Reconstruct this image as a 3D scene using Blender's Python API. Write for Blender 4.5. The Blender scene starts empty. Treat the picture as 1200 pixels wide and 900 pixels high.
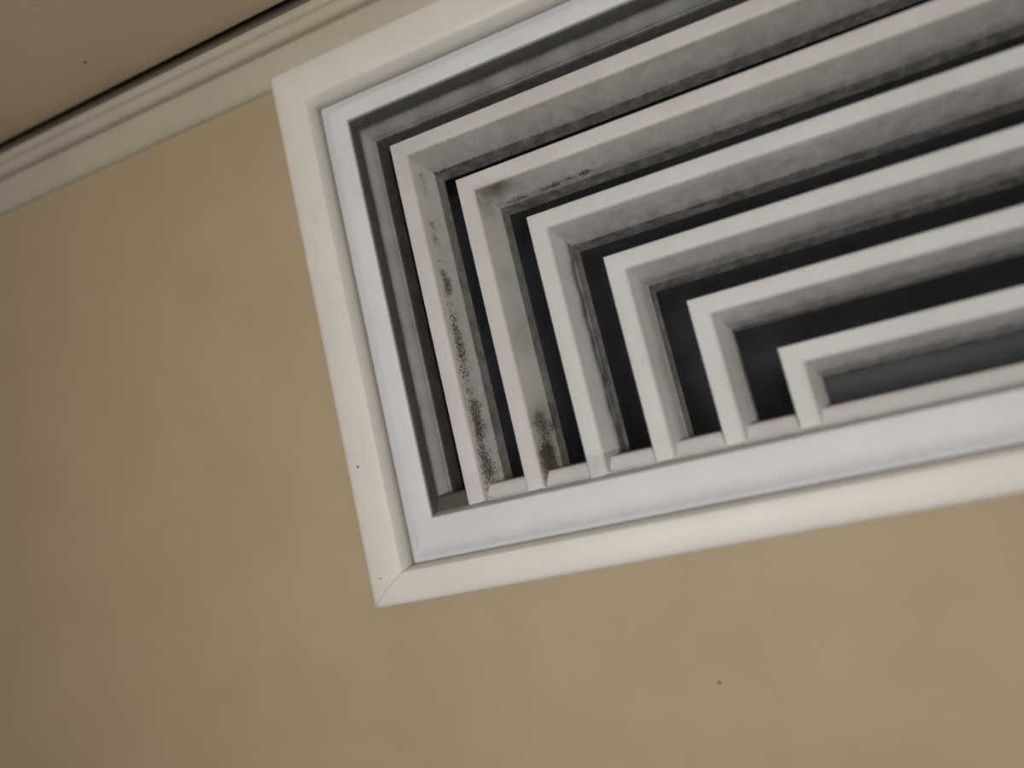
import bpy, math, random
from mathutils import Matrix, Vector, noise
random.seed(4)
SC = bpy.context.scene
COL = SC.collection
# local "wall" coordinates used below: x right, y up (0 = top of the outermost slat), z out of the wall into the room
Z0 = 2.3065                     # height of y=0 above the floor
CEIL = 0.0935                   # ceiling in wall coordinates
def W(x, y, z): return (x, -z, y + Z0)

# ------------------------------------------------------------------ camera
cam_d = bpy.data.cameras.new('camera'); cam = bpy.data.objects.new('camera', cam_d); COL.objects.link(cam)
right = Vector((0.92977475, -0.22796741, -0.28904979))
down = Vector((-0.25353982, -0.96582632, -0.05382462))
fwd = Vector((-0.26690164, 0.1233304, -0.95579973))
def D(v): return Vector((v[0], -v[2], v[1]))
r_, u_, b_ = D(right), -D(down), -D(fwd)
m = Matrix((r_, u_, b_)).transposed().to_4x4()
m.translation = Vector(W(0.11248287, -0.17126921, 0.27913798))
cam.matrix_world = m
cam_d.sensor_width = 36.0
cam_d.lens = 728.33 / 1200 * 36
cam_d.clip_start = 0.01
cam_d.dof.use_dof = True
cam_d.dof.focus_distance = 0.305
cam_d.dof.aperture_fstop = 2.1
SC.camera = cam
# ------------------------------------------------------------------ light
wd = bpy.data.worlds.new('world'); SC.world = wd; wd.use_nodes = True
bg = wd.node_tree.nodes['Background']
bg.inputs[0].default_value = (0.90, 0.95, 1.0, 1); bg.inputs[1].default_value = 0.13
def area(name, loc, target, sx, sy, power, color):
    l = bpy.data.lights.new(name, 'AREA'); l.shape = 'RECTANGLE'; l.size = sx; l.size_y = sy
    l.energy = power; l.color = color
    o = bpy.data.objects.new(name, l); COL.objects.link(o); o.location = loc
    o.rotation_euler = (Vector(target) - Vector(loc)).to_track_quat('-Z', 'Y').to_euler(); return o
area('added_key_light', (0.15, -0.67, Z0 - 0.23), (0.05, 0, Z0 - 0.20), 0.32, 0.32, 3.45, (1.0, 0.985, 0.965))  # added light out of view, placed to set the falloff across the wall
SC.view_settings.view_transform = 'Standard'; SC.view_settings.look = 'None'
SC.view_settings.gamma = 1; SC.view_settings.use_curve_mapping = False
SC.view_settings.exposure = -0.13

# ------------------------------------------------------------------ materials
def nodes(name):
    mt = bpy.data.materials.new(name); mt.use_nodes = True
    nt = mt.node_tree; return mt, nt, nt.nodes['Principled BSDF']
def N(nt, kind, **kw):
    n = nt.nodes.new(kind)
    for k, v in kw.items(): setattr(n, k, v)
    return n
def tex(nt, scale, detail=4, rough=0.55, stretch=None):
    tc = N(nt, 'ShaderNodeTexCoord'); n = N(nt, 'ShaderNodeTexNoise')
    n.inputs['Scale'].default_value = scale; n.inputs['Detail'].default_value = detail; n.inputs['Roughness'].default_value = rough
    if stretch:
        mp = N(nt, 'ShaderNodeMapping'); mp.inputs['Scale'].default_value = stretch
        nt.links.new(tc.outputs['Object'], mp.inputs[0]); nt.links.new(mp.outputs[0], n.inputs['Vector'])
    else: nt.links.new(tc.outputs['Object'], n.inputs['Vector'])
    return n.outputs['Fac']
def ramp(nt, fac, stops):
    r = N(nt, 'ShaderNodeValToRGB'); e = r.color_ramp.elements
    while len(e) < len(stops): e.new(0.5)
    for k, (p, c) in enumerate(stops):
        e[k].position = p; e[k].color = (*c, 1) if len(c) == 3 else c
    nt.links.new(fac, r.inputs[0]); return r.outputs[0]
def mix(nt, fac, a, b, mode='MIX'):
    n = N(nt, 'ShaderNodeMix', data_type='RGBA', blend_type=mode)
    for s, v in ((0, fac), (6, a), (7, b)):
        if isinstance(v, (int, float)): n.inputs[s].default_value = v
        elif isinstance(v, tuple): n.inputs[s].default_value = (*v, 1)
        else: nt.links.new(v, n.inputs[s])
    return n.outputs[2]
def math_(nt, op, a, b=None, clamp=False):
    n = N(nt, 'ShaderNodeMath', operation=op, use_clamp=clamp)
    for s, v in ((0, a), (1, b)):
        if v is None: continue
        if isinstance(v, (int, float)): n.inputs[s].default_value = v
        else: nt.links.new(v, n.inputs[s])
    return n.outputs[0]
def bump(nt, bs, fac, strength, dist):
    b = N(nt, 'ShaderNodeBump'); b.inputs['Strength'].default_value = strength; b.inputs['Distance'].default_value = dist
    nt.links.new(fac, b.inputs['Height']); nt.links.new(b.outputs[0], bs.inputs['Normal'])
def setc(nt, bs, c, rough, spec=0.35):
    if isinstance(c, tuple): bs.inputs['Base Color'].default_value = (*c, 1)
    else: nt.links.new(c, bs.inputs['Base Color'])
    bs.inputs['Roughness'].default_value = rough; bs.inputs['Specular IOR Level'].default_value = spec

def paint(name, a, b, scale=14, rough=0.8, spec=0.2, fine=900, bs_=0.15, bd=0.0003, blotch=None):
    mt, nt, bs = nodes(name)
    c = ramp(nt, tex(nt, scale, 5), [(0.34, a), (0.66, b)])
    if blotch: c = mix(nt, ramp(nt, tex(nt, blotch[0], 3), [(0.5, (0, 0, 0)), (0.75, (blotch[2],) * 3)]), c, blotch[1])
    setc(nt, bs, c, rough, spec); bump(nt, bs, tex(nt, fine, 4), bs_, bd); return mt
M = {}
M['wall'] = paint('tan wall paint', (0.425, 0.338, 0.212), (0.455, 0.366, 0.236), 16, fine=420, bs_=0.25, bd=0.0005, blotch=(45, (0.43, 0.325, 0.215), 0.4))
M['ceiling'] = paint('tan ceiling paint', (0.55, 0.455, 0.32), (0.59, 0.49, 0.35), 16, fine=420, bs_=0.25, bd=0.0005)
M['gap'] = paint('painted gap shade', (0.17, 0.145, 0.105), (0.19, 0.165, 0.12), 30)  # dark tone standing in for shade inside the ceiling gap
def trim_mat(nm, ca, cb, cc):
    mt, nt, bs = nodes(nm)
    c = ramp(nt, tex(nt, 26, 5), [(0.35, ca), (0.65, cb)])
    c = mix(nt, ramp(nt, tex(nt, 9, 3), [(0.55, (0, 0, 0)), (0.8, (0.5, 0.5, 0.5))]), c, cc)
    g = N(nt, 'ShaderNodeAttribute', attribute_name='grime_shade').outputs['Fac']
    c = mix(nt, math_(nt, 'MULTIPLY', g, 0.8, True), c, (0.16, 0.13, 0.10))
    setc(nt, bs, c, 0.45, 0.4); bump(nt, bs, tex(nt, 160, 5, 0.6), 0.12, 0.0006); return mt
M['trim'] = trim_mat('cream gloss paint on wood', (0.70, 0.665, 0.61), (0.74, 0.705, 0.65), (0.69, 0.64, 0.60))
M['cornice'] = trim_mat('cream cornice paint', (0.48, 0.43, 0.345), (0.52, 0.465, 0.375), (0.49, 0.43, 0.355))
def metal_mat(name, a, b, dirtc=(0.060, 0.045, 0.036), grime_shade_c=(0.095, 0.088, 0.076), rough=0.55, amp=0.8):
    mt, nt, bs = nodes(name)
    c = ramp(nt, tex(nt, 32, 5), [(0.34, a), (0.66, b)])
    g = N(nt, 'ShaderNodeAttribute', attribute_name='grime_shade').outputs['Fac']
    d = N(nt, 'ShaderNodeAttribute', attribute_name='dirt').outputs['Fac']
    # soft film of dust and painted shade, broken by noise
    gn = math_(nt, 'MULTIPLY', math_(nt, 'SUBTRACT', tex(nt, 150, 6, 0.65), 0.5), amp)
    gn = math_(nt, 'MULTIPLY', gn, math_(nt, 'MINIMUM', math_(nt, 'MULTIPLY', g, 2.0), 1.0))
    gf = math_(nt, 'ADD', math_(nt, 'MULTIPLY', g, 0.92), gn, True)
    c = mix(nt, gf, c, grime_shade_c)
    # mould specks: threshold lowered where the dirt value is high
    sp = math_(nt, 'ADD', math_(nt, 'MULTIPLY', tex(nt, 1000, 5, 0.7), 1.0), math_(nt, 'MULTIPLY', d, 0.42))
    sf = ramp(nt, sp, [(0.72, (0, 0, 0)), (0.84, (1, 1, 1))])
    sf = math_(nt, 'MULTIPLY', sf, math_(nt, 'MINIMUM', math_(nt, 'MULTIPLY', d, 8.0), 0.9))
    c = mix(nt, sf, c, dirtc)
    setc(nt, bs, c, rough, 0.35); bump(nt, bs, tex(nt, 240, 5, 0.6), 0.10, 0.0005); return mt
M['face'] = metal_mat('white enamel face', (0.64, 0.65, 0.665), (0.69, 0.70, 0.71), amp=0.25)
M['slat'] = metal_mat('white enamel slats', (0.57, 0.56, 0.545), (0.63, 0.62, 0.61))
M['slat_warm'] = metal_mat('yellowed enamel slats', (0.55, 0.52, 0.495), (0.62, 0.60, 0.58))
M['collar'] = metal_mat('dull enamel collar', (0.46, 0.46, 0.47), (0.48, 0.48, 0.49), grime_shade_c=(0.10, 0.09, 0.075), amp=0.5)
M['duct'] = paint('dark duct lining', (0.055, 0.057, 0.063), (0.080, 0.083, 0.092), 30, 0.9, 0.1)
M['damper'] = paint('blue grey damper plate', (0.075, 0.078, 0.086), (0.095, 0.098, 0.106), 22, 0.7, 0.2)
M['speck'] = paint('brown fly speck', (0.21, 0.145, 0.11), (0.25, 0.18, 0.14), 400)
M['floor'] = paint('beige floor', (0.30, 0.25, 0.19), (0.36, 0.30, 0.23), 3)

# ------------------------------------------------------------------ mesh helpers
def mesh(name, vs, fs, mat, parent=None, kind=None, smooth=False, attrs=None):
    me = bpy.data.meshes.new(name); me.from_pydata([W(*v) for v in vs], [], fs); me.update()
    me.materials.append(mat)
    if attrs:
        for an, vals in attrs.items():
            a = me.attributes.new(an, 'FLOAT', 'POINT'); a.data.foreach_set('value', vals)
    if smooth: me.polygons.foreach_set('use_smooth', [True] * len(me.polygons))
    import bmesh
    bm = bmesh.new(); bm.from_mesh(me); bmesh.ops.recalc_face_normals(bm, faces=bm.faces)
    if smooth:
        for e in bm.edges:
            if len(e.link_faces) == 2 and e.calc_face_angle(0) > math.radians(38): e.smooth = False
    bm.to_mesh(me); bm.free()
    o = bpy.data.objects.new(name, me); COL.objects.link(o)
    if parent:
        o.parent = parent; o.matrix_parent_inverse = parent.matrix_world.inverted()
    if kind: o['kind'] = kind
    return o
def box(name, lo, hi, mat, parent=None, kind=None):
    (a, b, c), (d, e, f) = lo, hi
    vs = [(a, b, c), (d, b, c), (d, e, c), (a, e, c), (a, b, f), (d, b, f), (d, e, f), (a, e, f)]
    fs = [(0, 1, 2, 3), (4, 5, 6, 7), (0, 1, 5, 4), (1, 2, 6, 5), (2, 3, 7, 6), (3, 0, 4, 7)]
    return mesh(name, vs, fs, mat, parent, kind)
def thing(name, label, cat, loc):
    o = bpy.data.objects.new(name, None); COL.objects.link(o); o.location = W(*loc); o.empty_display_size = 0.02
    o['label'] = label; o['category'] = cat
    bpy.context.view_layer.update(); return o

# ------------------------------------------------------------------ room
WD = 0.52                        # the vent is mirror symmetric about x = WD/2
XL, XR, FL = -2.1, 2.4, -Z0
def wall_with_hole():
    h = (-0.0350, WD + 0.0350, 0.0350, -0.2090)       # hole left, right, top, bottom
    vs, fs = [], []
    top = 0.125
    xs, ys = [XL, h[0], h[1], XR], [FL, h[3], h[2], top]
    for z in (0.0, -0.13):
        for y in ys:
            for x in xs: vs.append((x, y, z))
    for b in (0, 16):
        for j in range(3):
            for i in range(3):
                if i == 1 and j == 1: continue
                k = b + j * 4 + i; fs.append((k, k + 1, k + 5, k + 4))
    for a, b in ((5, 6), (6, 10), (10, 9), (9, 5), (0, 3), (3, 15), (15, 12), (12, 0)):
        fs.append((a, b, b + 16, a + 16))
    # split long borders so faces share vertices is not needed for rendering
    return mesh('wall_back', vs, fs, M['wall'], kind='structure')
wall = wall_with_hole()
ceil = box('ceiling', (XL, CEIL, 0.010), (XR, CEIL + 0.12, 3.6), M['ceiling'], kind='structure')
# shade in the gap between cornice and ceiling board, painted as a dark strip
mesh('gap_shade', [(x, y, z) for x in (XL, XR) for y, z in ((.0870, .0004), (.0870, .0016), (CEIL + .0070, .0016), (CEIL + .0070, .0098), (CEIL + .0110, .0098), (CEIL + .0110, .0004))],
     [(k, (k + 1) % 6, 6 + (k + 1) % 6, 6 + k) for k in range(6)] + [tuple(range(6)), tuple(range(11, 5, -1))], M['gap'], kind='structure')
box('floor', (XL, FL - 0.1, -0.13), (XR, FL, 3.6), M['floor'], kind='structure')
box('wall_left', (XL - 0.1, FL, -0.13), (XL, 0.125, 3.6), M['wall'], kind='structure')
box('wall_right', (XR, FL, -0.13), (XR + 0.1, 0.125, 3.6), M['wall'], kind='structure')
# cornice: moulded profile (z, y)
prof = [(0, .0555), (.0007, .0557), (.0016, .0566), (.0027, .0584), (.0037, .0612), (.0046, .0650), (.0053, .0690), (.0057, .0716), (.0056, .0728),
        (.0044, .0737), (.0040, .0744), (.0044, .0751), (.0064, .0758), (.0076, .0775), (.0083, .0797), (.0083, .0806), (.0076, .0811), (.0078, .0817), (.0092, .0824), (.0099, .0838), (.0102, .0854), (.0099, .0864), (.0080, .0868), (0, .0868)]
vs, fs = [], []
n = len(prof)
for x in (XL, XR):
    for z, y in prof: vs.append((x, y, z))
for k in range(n): fs.append((k, (k + 1) % n, n + (k + 1) % n, n + k))
fs += [tuple(range(n)), tuple(range(2 * n - 1, n - 1, -1))]
cg = [.5, .45, .2, .05, 0, 0, 0, 0, .15, .55, .8, .7, .15, 0, 0, 0, .3, .2, 0, 0, 0, 0, 0, 0]  # groove shadow and soft shade at the lower edge painted into the cornice
corn = mesh('trim_1', vs, fs, M['cornice'], kind='structure', smooth=True, attrs={'grime_shade': cg + cg})
def speck(x, y, z, r, parent, seed, flat_axis='z', name='speck'):
    rnd = random.Random(seed); vs, fs = [], []
    K = 9
    for ring, (rr, h) in enumerate(((1.0, 0.0), (0.75, 0.30), (0.3, 0.42))):
        for k in range(K):
            a = 2 * math.pi * k / K; q = r * rr * (0.8 + 0.4 * rnd.random())
            p = (math.cos(a) * q * 1.15, math.sin(a) * q, h * r)
            vs.append((x + p[0], y + p[1], z + p[2]) if flat_axis == 'z' else (x + p[0], y - p[2], z + p[1]))
    for j in range(2):
        for k in range(K): fs.append((j * K + k, j * K + (k + 1) % K, (j + 1) * K + (k + 1) % K, (j + 1) * K + k))
    fs.append(tuple(range(2 * K, 3 * K)))
    return mesh(name, vs, fs, M['speck'], parent)

# ------------------------------------------------------------------ timber frame round the vent
frame = thing('vent_surround', 'cream painted timber frame with mitred corners fixed around the white air vent', 'frame', (WD / 2, -0.2235, 0.0))
tr = [(-.0535, .0548, -.2235, .0005), (-.0535, .0548, -.2235, .0098), (-.0531, .0544, -.2231, .0112), (-.0521, .0534, -.2222, .0122), (-.0500, .0515, -.2203, .0127),
      (-.0440, .0445, -.2148, .0129), (-.0378, .0378, -.2108, .0126), (-.0352, .0349, -.2088, .0120), (-.0343, .0338, -.2081, .0108),
      (-.0334, .0326, -.2076, .0070), (-.0326, .0316, -.2071, .0030)]
# the first and last rings join on the wall side
def moulding(side, label=None):
    g = 0.00013; ga = g if side in ('left', 'bottom') else 0.0; gb = 0.0
    n = len(tr); vs, fs, gr = [], [], []
    S = 50
    for j in range(S + 1):
        t = j / S
        for k, (l, tp, b, z) in enumerate(tr):
            r = WD - l
            if side == 'left': v = (l, b + ga + (tp - b - ga) * t, z)
            elif side == 'right': v = (r, b + (tp - b) * t, z)
            elif side == 'top': v = (l + (r - l) * t, tp, z)
            else: v = (l + ga + (r - l - ga) * t, b, z)
            vs.append(v); gr.append(1.0 if k == n - 1 else (0.12 if k == n - 2 else 0.0))  # darker along the inner base of the moulding
    for j in range(S):
        for k in range(n): fs.append((j * n + k, j * n + (k + 1) % n, (j + 1) * n + (k + 1) % n, (j + 1) * n + k))
    fs += [tuple(range(n)), tuple(range(S * n, S * n + n))]
    o = mesh('moulding', vs, fs, M['trim'], frame, smooth=True, attrs={'grime_shade': gr}); return o
for s_ in ('left', 'bottom', 'top', 'right'): moulding(s_)
speck(-0.0462, -0.1560, 0.0128, 0.00065, frame, 3)
speck(-0.0461, -0.2095, 0.0128, 0.0004, frame, 5)

# ------------------------------------------------------------------ the air vent
vent = thing('air_vent', 'white metal louvred air vent with dusty mitred slats below the cornice', 'air vent', (WD / 2, -0.2095, 0.0))
def ring_loft(name, rings, mat, parent, grime_shade, closed=False, sub=24):
    """rectangular rings (left, top, bottom, z); each side keeps its own vertices so the corners stay crisp"""
    vs, fs, gr = [], [], []
    for side in range(4):
        base = len(vs); n = len(rings)
        for j in range(sub + 1):
            t = j / sub
            for k, (l, tp, b, z) in enumerate(rings):
                r = WD - l
                v = [(l, b + (tp - b) * t, z), (l + (r - l) * t, tp, z), (r, tp + (b - tp) * t, z), (r + (l - r) * t, b, z)][side]
                vs.append(v); gr.append(grime_shade[k][side if side < 2 else (0 if side == 2 else 2)])
        for j in range(sub):
            for k in range(n - 1): fs.append((base + j * n + k, base + j * n + k + 1, base + (j + 1) * n + k + 1, base + (j + 1) * n + k))
    return mesh(name, vs, fs, mat, parent, smooth=True, attrs={'grime_shade': gr, 'dirt': [0.0] * len(vs)})
fr = [(-.0334, .0334, -.2078, -.006), (-.0334, .0334, -.2078, .0022), (-.0318, .0316, -.2064, .0030), (-.0306, .0300, -.2046, .0031), (-.0302, .0296, -.2041, .0032),
      (-.0278, .0275, -.2002, .0050), (-.0255, .0255, -.1970, .0054), (-.0188, .0200, -.1886, .0054), (-.0178, .0190, -.1876, .0050), (-.0174, .0186, -.1872, .0042),
      (-.0173, .0185, -.1868, .0030), (-.0172, .0184, -.1848, -.0062)]
gz = [(0, 0, 0), (.5, .5, .4), (.28, .2, .06), (.15, .15, .32), (.05, .05, .25), (0, 0, 0), (0, 0, 0), (0, 0, .0), (.05, .05, .10), (.45, .45, .22), (.95, .95, .32), (1, 1, .30)]  # crease and opening return darkened, by different amounts per side
ring_loft('face_frame', fr, M['face'], vent, gz)

def clamp(v): return max(0.0, min(1.0, v))
def u_sweep(name, x0, y0, yb, prof, mat, parent, dirt_shade_fn, mitre=0.00006, SL=130, ST=190, closed=True, end=None):
    """profile (offset inwards, z) swept down the left side, along the top and down the right side"""
    vs, fs, gr, dr = [], [], [], []
    n = len(prof); x1 = WD - x0
    for side, S in ((0, SL), (1, ST), (2, SL)):
        base = len(vs)
        for j in range(S + 1):
            t = j / S
            for k, (o, z) in enumerate(prof):
                if side == 0: a = yb if end is None else yb + end(o, z); v = (x0 + o, a + (y0 - o - mitre - a) * t, z)
                elif side == 1: a = x0 + o + mitre; v = (a + (x1 - o - mitre - a) * t, y0 - o, z)
                else: v = (x1 - o, yb + (y0 - o - mitre - yb) * t, z)
                vs.append(v); g_, d_ = dirt_shade_fn(side, k, o, z, v); gr.append(clamp(g_)); dr.append(clamp(d_))
        m_ = n if closed else n - 1
        for j in range(S):
            for k in range(m_): fs.append((base + j * n + k, base + j * n + (k + 1) % n, base + (j + 1) * n + (k + 1) % n, base + (j + 1) * n + k))
        if closed: fs += [tuple(base + q for q in range(n)), tuple(base + S * n + q for q in range(n))]
    return mesh(name, vs, fs, mat, parent, smooth=True, attrs={'grime_shade': gr, 'dirt': dr})

# slat profile: flat lip, rounded bend, steep blade, second fold, then back along the hidden side
mm = 0.001
front = [(0.0, -1.6), (0.05, -0.5), (0.35, -0.1), (1.0, 0.0), (3.0, 0.05), (5.5, 0.05), (7.0, 0.0), (7.9, -0.25), (8.6, -0.95)]
b0, b1 = (8.9, -1.6), (15.6, -14.2)
for k in range(11):
    t = k / 10; front.append((b0[0] + (b1[0] - b0[0]) * t, b0[1] + (b1[1] - b0[1]) * t))
nb = len(front)
front += [(15.9, -14.9), (16.3, -15.8), (16.9, -17.1), (17.5, -18.6), (18.2, -20.4)]
back = [(17.4, -20.6), (16.2, -18.0), (15.2, -16.2), (14.6, -14.6), (8.0, -2.2), (7.0, -1.3), (1.2, -1.2), (0.9, -1.8)]
PROF = [(a * mm, b * mm) for a, b in front + back]
def gauss(v, c, w): return math.exp(-((v - c) / w) ** 2)
def make_dirt_shade(i):
    def fn(side, k, o, z, v):
        x, y, _ = v; om = o / mm
        if k >= (len(front) if i < 4 else nb + 3): return 0.3, 0.0
        wob = noise.noise(Vector((x * 60, y * 60, i * 3.1))) ; wob2 = noise.noise(Vector((x * 210, y * 210, i * 7.7)))
        low = clamp((-0.02 - y) / 0.16)                       # 0 at the top of the side leg, 1 at its foot
        g = 0.0; d = 0.0
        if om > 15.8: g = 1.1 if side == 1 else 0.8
        elif side == 1 and om > 8.4: g = 0.22 + 0.26 * ((om - 8.4) / 7.4) ** 1.5 + 0.10 * clamp((x - 0.05) / 0.2)  # shade of the downward-facing top blade painted in, deeper towards crease and right
        elif om > 8.0: g = 0.02 + 0.05 * ((om - 8) / 8)
        if side != 1:
            if side == 2: low *= 0.6
            edge = 14.6 + wob * 1.2
            if i == 0:
                g += 0.22 * gauss(om, 12, 4) * (0.5 + low)
                d = (0.27 + 0.27 * low + wob * 0.40) * gauss(om, 10.9 + wob * 1.6 - low * 0.2, 1.0 + 1.2 * low) + (0.24 + 0.26 * low + wob2 * .2) * gauss(om, 12.6, 3.2)
                if om > 15: d += 0.35 * low
            elif i == 1:
                blot = clamp((-0.146 - y + wob * .02) / 0.026)
                g += 0.30 * gauss(om, 12, 5) * (0.5 + wob) + 0.55 * blot * gauss(om, 12, 4)
                d = blot * (0.95 + wob * .6) * gauss(om, 11.8, 3.6) + clamp(wob2 * 2) * 0.45 * gauss(om, 15.2, 1.2)
                g += 0.35 * gauss(y, -0.036, 0.016) * (om < 13.5) * (om > 8)
            elif i == 2:
                g += 1.0 * gauss(om, edge, 1.2) ; d = 0.55 * gauss(om, edge, 0.8) * clamp(0.6 + wob * 2 + low * .5)
                if y < -0.176: g += 0.4; d += 0.35 * (om > 6)
            elif i == 3:
                g += 0.42 * gauss(om, 14.0 + wob, 1.5); d = 0.12 * gauss(om, edge, 0.8)
            else:
                g += 0.12 * gauss(om, 15, 1.5)
        else:
            if i == 0:
                g += 0.08 * (om > 8); d = 0.95 * gauss(om, 15.6, 0.5) * clamp(1.3 - x / 0.11)
            elif i == 1:
                near = clamp(1 - (x - 0.03) / 0.055)
                g += 0.70 * gauss(x, 0.047, 0.012) * gauss(om, 9.5, 3.0) + 0.2 * gauss(om, 15, 1)
                d = 0.30 * gauss(x, 0.046, 0.012) * gauss(om, 9.0, 1.2)
                d += (0.95 + wob2 * 1.0) * gauss(om, 14.9 - clamp((x - .05) / .05) * 1.0, 0.9) * clamp((x - 0.045) / 0.012) * clamp((0.118 - x) / 0.03)
            elif i == 2:
                g += 0.10 * (om > 10)
            elif i >= 3:
                g += 0.30 * gauss(om, 14.5, 1.6)
        if om < 8.2: d *= 0.35; g *= 0.5
        return g, d
    return fn
labels = ['outermost slat, black mould specks all down its left leg', 'second slat from outside, brown mould blot at its left foot',
          'third slat from outside, brown crust along its inner crease', None, None, 'innermost shortest slat, almost clean']
YB = -0.1846
S_ = 0.030
def foot(i):
    # the side legs' lips were cut by hand: feet are a little uneven
    dy = [-.0012, -.0010, -.0014, -.0004, -.0002, 0.0][i]; sl = [0.10, 0.22, 0.12, 0.04, .03, 0][i]
    return lambda o, z: dy + sl * max(0.0, o - 0.005) * (0 if o > .012 else 1)
for i in range(6):
    P_ = PROF if i < 4 else PROF[:nb + 3] + [(15.6 * mm, -16.4 * mm), (15.0 * mm, -15.6 * mm)] + PROF[len(front) + 3:]
    o = u_sweep('slat', i * S_, -i * S_, YB, P_, M['slat_warm'] if i in (0, 1) else M['slat'], vent, make_dirt_shade(i), mitre=0.00005 if i == 0 else 0.000012, end=foot(i))
    if labels[i]: o['label'] = labels[i]
# blobs of paint and sealant at three slat feet
def blob(x, y, z, r, mat, seed):
    rnd = random.Random(seed); vs, fs = [], []; A, B = 8, 5
    for a in range(1, B):
        for k in range(A):
            th = math.pi * a / B; ph = 2 * math.pi * k / A; q = r * (0.75 + 0.5 * rnd.random())
            vs.append((x + q * math.sin(th) * math.cos(ph) * 1.3, y + q * math.sin(th) * math.sin(ph) * .7, z + q * math.cos(th) * .8))
    for a in range(B - 2):
        for k in range(A): fs.append((a * A + k, a * A + (k + 1) % A, (a + 1) * A + (k + 1) % A, (a + 1) * A + k))
    fs += [tuple(range(A)), tuple(range((B - 2) * A, (B - 1) * A))]
    return mesh('paint_drip', vs, fs, mat, vent, smooth=True, attrs={'grime_shade': [0.12] * len(vs), 'dirt': [0.15] * len(vs)})
blob(0.0410 - .003, YB - .0006, -0.0006, 0.0011, M['slat_warm'], 1)
blob(0.0700 - .002, YB - .0002, -0.0008, 0.0013, M['slat_warm'], 2)
blob(0.0105, YB - .0004, -0.0012, 0.0010, M['slat_warm'], 5)

# collar blade behind the face frame, running left, top and right
cp = [(0.0, -5.6), (0.3, -6.2), (0.8, -7.0), (1.6, -8.4), (2.6, -10.6), (3.4, -12.6), (3.7, -13.4), (4.2, -13.1), (4.6, -13.6), (4.8, -15.5), (5.0, -28.0), (4.7, -28.2), (3.9, -17), (2.2, -13.8), (-0.1, -7.2)]
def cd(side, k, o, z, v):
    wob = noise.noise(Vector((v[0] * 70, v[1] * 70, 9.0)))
    g = [0.9, 0.7, 0.35, 0.15, 0.1, 0.2, 0.8, 0.1, 0.5, 1, 1][k] if k < 11 else 0.6  # darker at the front edge, ridge and deep segment
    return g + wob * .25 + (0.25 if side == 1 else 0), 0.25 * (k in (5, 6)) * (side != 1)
u_sweep('collar', -0.0172, 0.0184, YB - .002, [(a * mm, b * mm) for a, b in cp], M['collar'], vent, cd)
# sloped sill along the bottom that the slat feet land on
sp = [(-.1866, -.0012), (-.1850, -.0018), (-.1843, -.0022), (-.1822, -.0032), (-.1800, -.0044), (-.1788, -.0052), (-.1785, -.0060), (-.1782, -.0085), (-.1781, -.0140), (-.1781, -.0200),
      (-.1790, -.0200), (-.1800, -.0120), (-.1860, -.0030)]
vs, fs, gr = [], [], []; S = 60; n = len(sp); XA, XB = -0.0170, WD + 0.0170
for j in range(S + 1):
    x = XA + (XB - XA) * j / S
    for k, (y, z) in enumerate(sp):
        vs.append((x, y, z)); gr.append([.4, .35, .12, .05, .05, .12, .5, .7, .8, .9, .9, .5, .5][k] + (1.6 if x < .002 else 0))  # darker towards the deep side and left of the first slat
for j in range(S):
    for k in range(n): fs.append((j * n + k, j * n + (k + 1) % n, (j + 1) * n + (k + 1) % n, (j + 1) * n + k))
fs += [tuple(range(n)), tuple(range(S * n, S * n + n))]
mesh('sill', vs, fs, M['slat'], vent, smooth=True, attrs={'grime_shade': gr, 'dirt': [0.05] * len(vs)})
# duct box behind the slats: open at the front
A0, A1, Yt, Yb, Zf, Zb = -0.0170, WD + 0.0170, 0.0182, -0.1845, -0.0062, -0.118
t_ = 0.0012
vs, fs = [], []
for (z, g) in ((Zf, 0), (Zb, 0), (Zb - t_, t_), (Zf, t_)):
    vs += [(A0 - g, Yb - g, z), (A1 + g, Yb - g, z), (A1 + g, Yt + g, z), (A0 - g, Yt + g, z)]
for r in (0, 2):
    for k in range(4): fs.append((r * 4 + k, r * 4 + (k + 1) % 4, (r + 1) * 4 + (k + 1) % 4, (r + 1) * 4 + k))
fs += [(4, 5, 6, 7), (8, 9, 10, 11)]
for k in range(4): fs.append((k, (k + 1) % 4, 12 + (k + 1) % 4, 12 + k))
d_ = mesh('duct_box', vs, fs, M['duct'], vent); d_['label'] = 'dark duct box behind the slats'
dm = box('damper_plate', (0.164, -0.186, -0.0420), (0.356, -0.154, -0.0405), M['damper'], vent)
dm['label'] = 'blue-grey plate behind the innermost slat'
# ------------------------------------------------------------------ fly specks on wall, ceiling and cornice
speck(0.0921, -0.2792, 0.0, 0.0008, wall, 11)
speck(-0.1506, CEIL, 0.0317, 0.0010, ceil, 12, 'y')
speck(-0.0284, 0.0589, 0.0040, 0.0005, corn, 13)
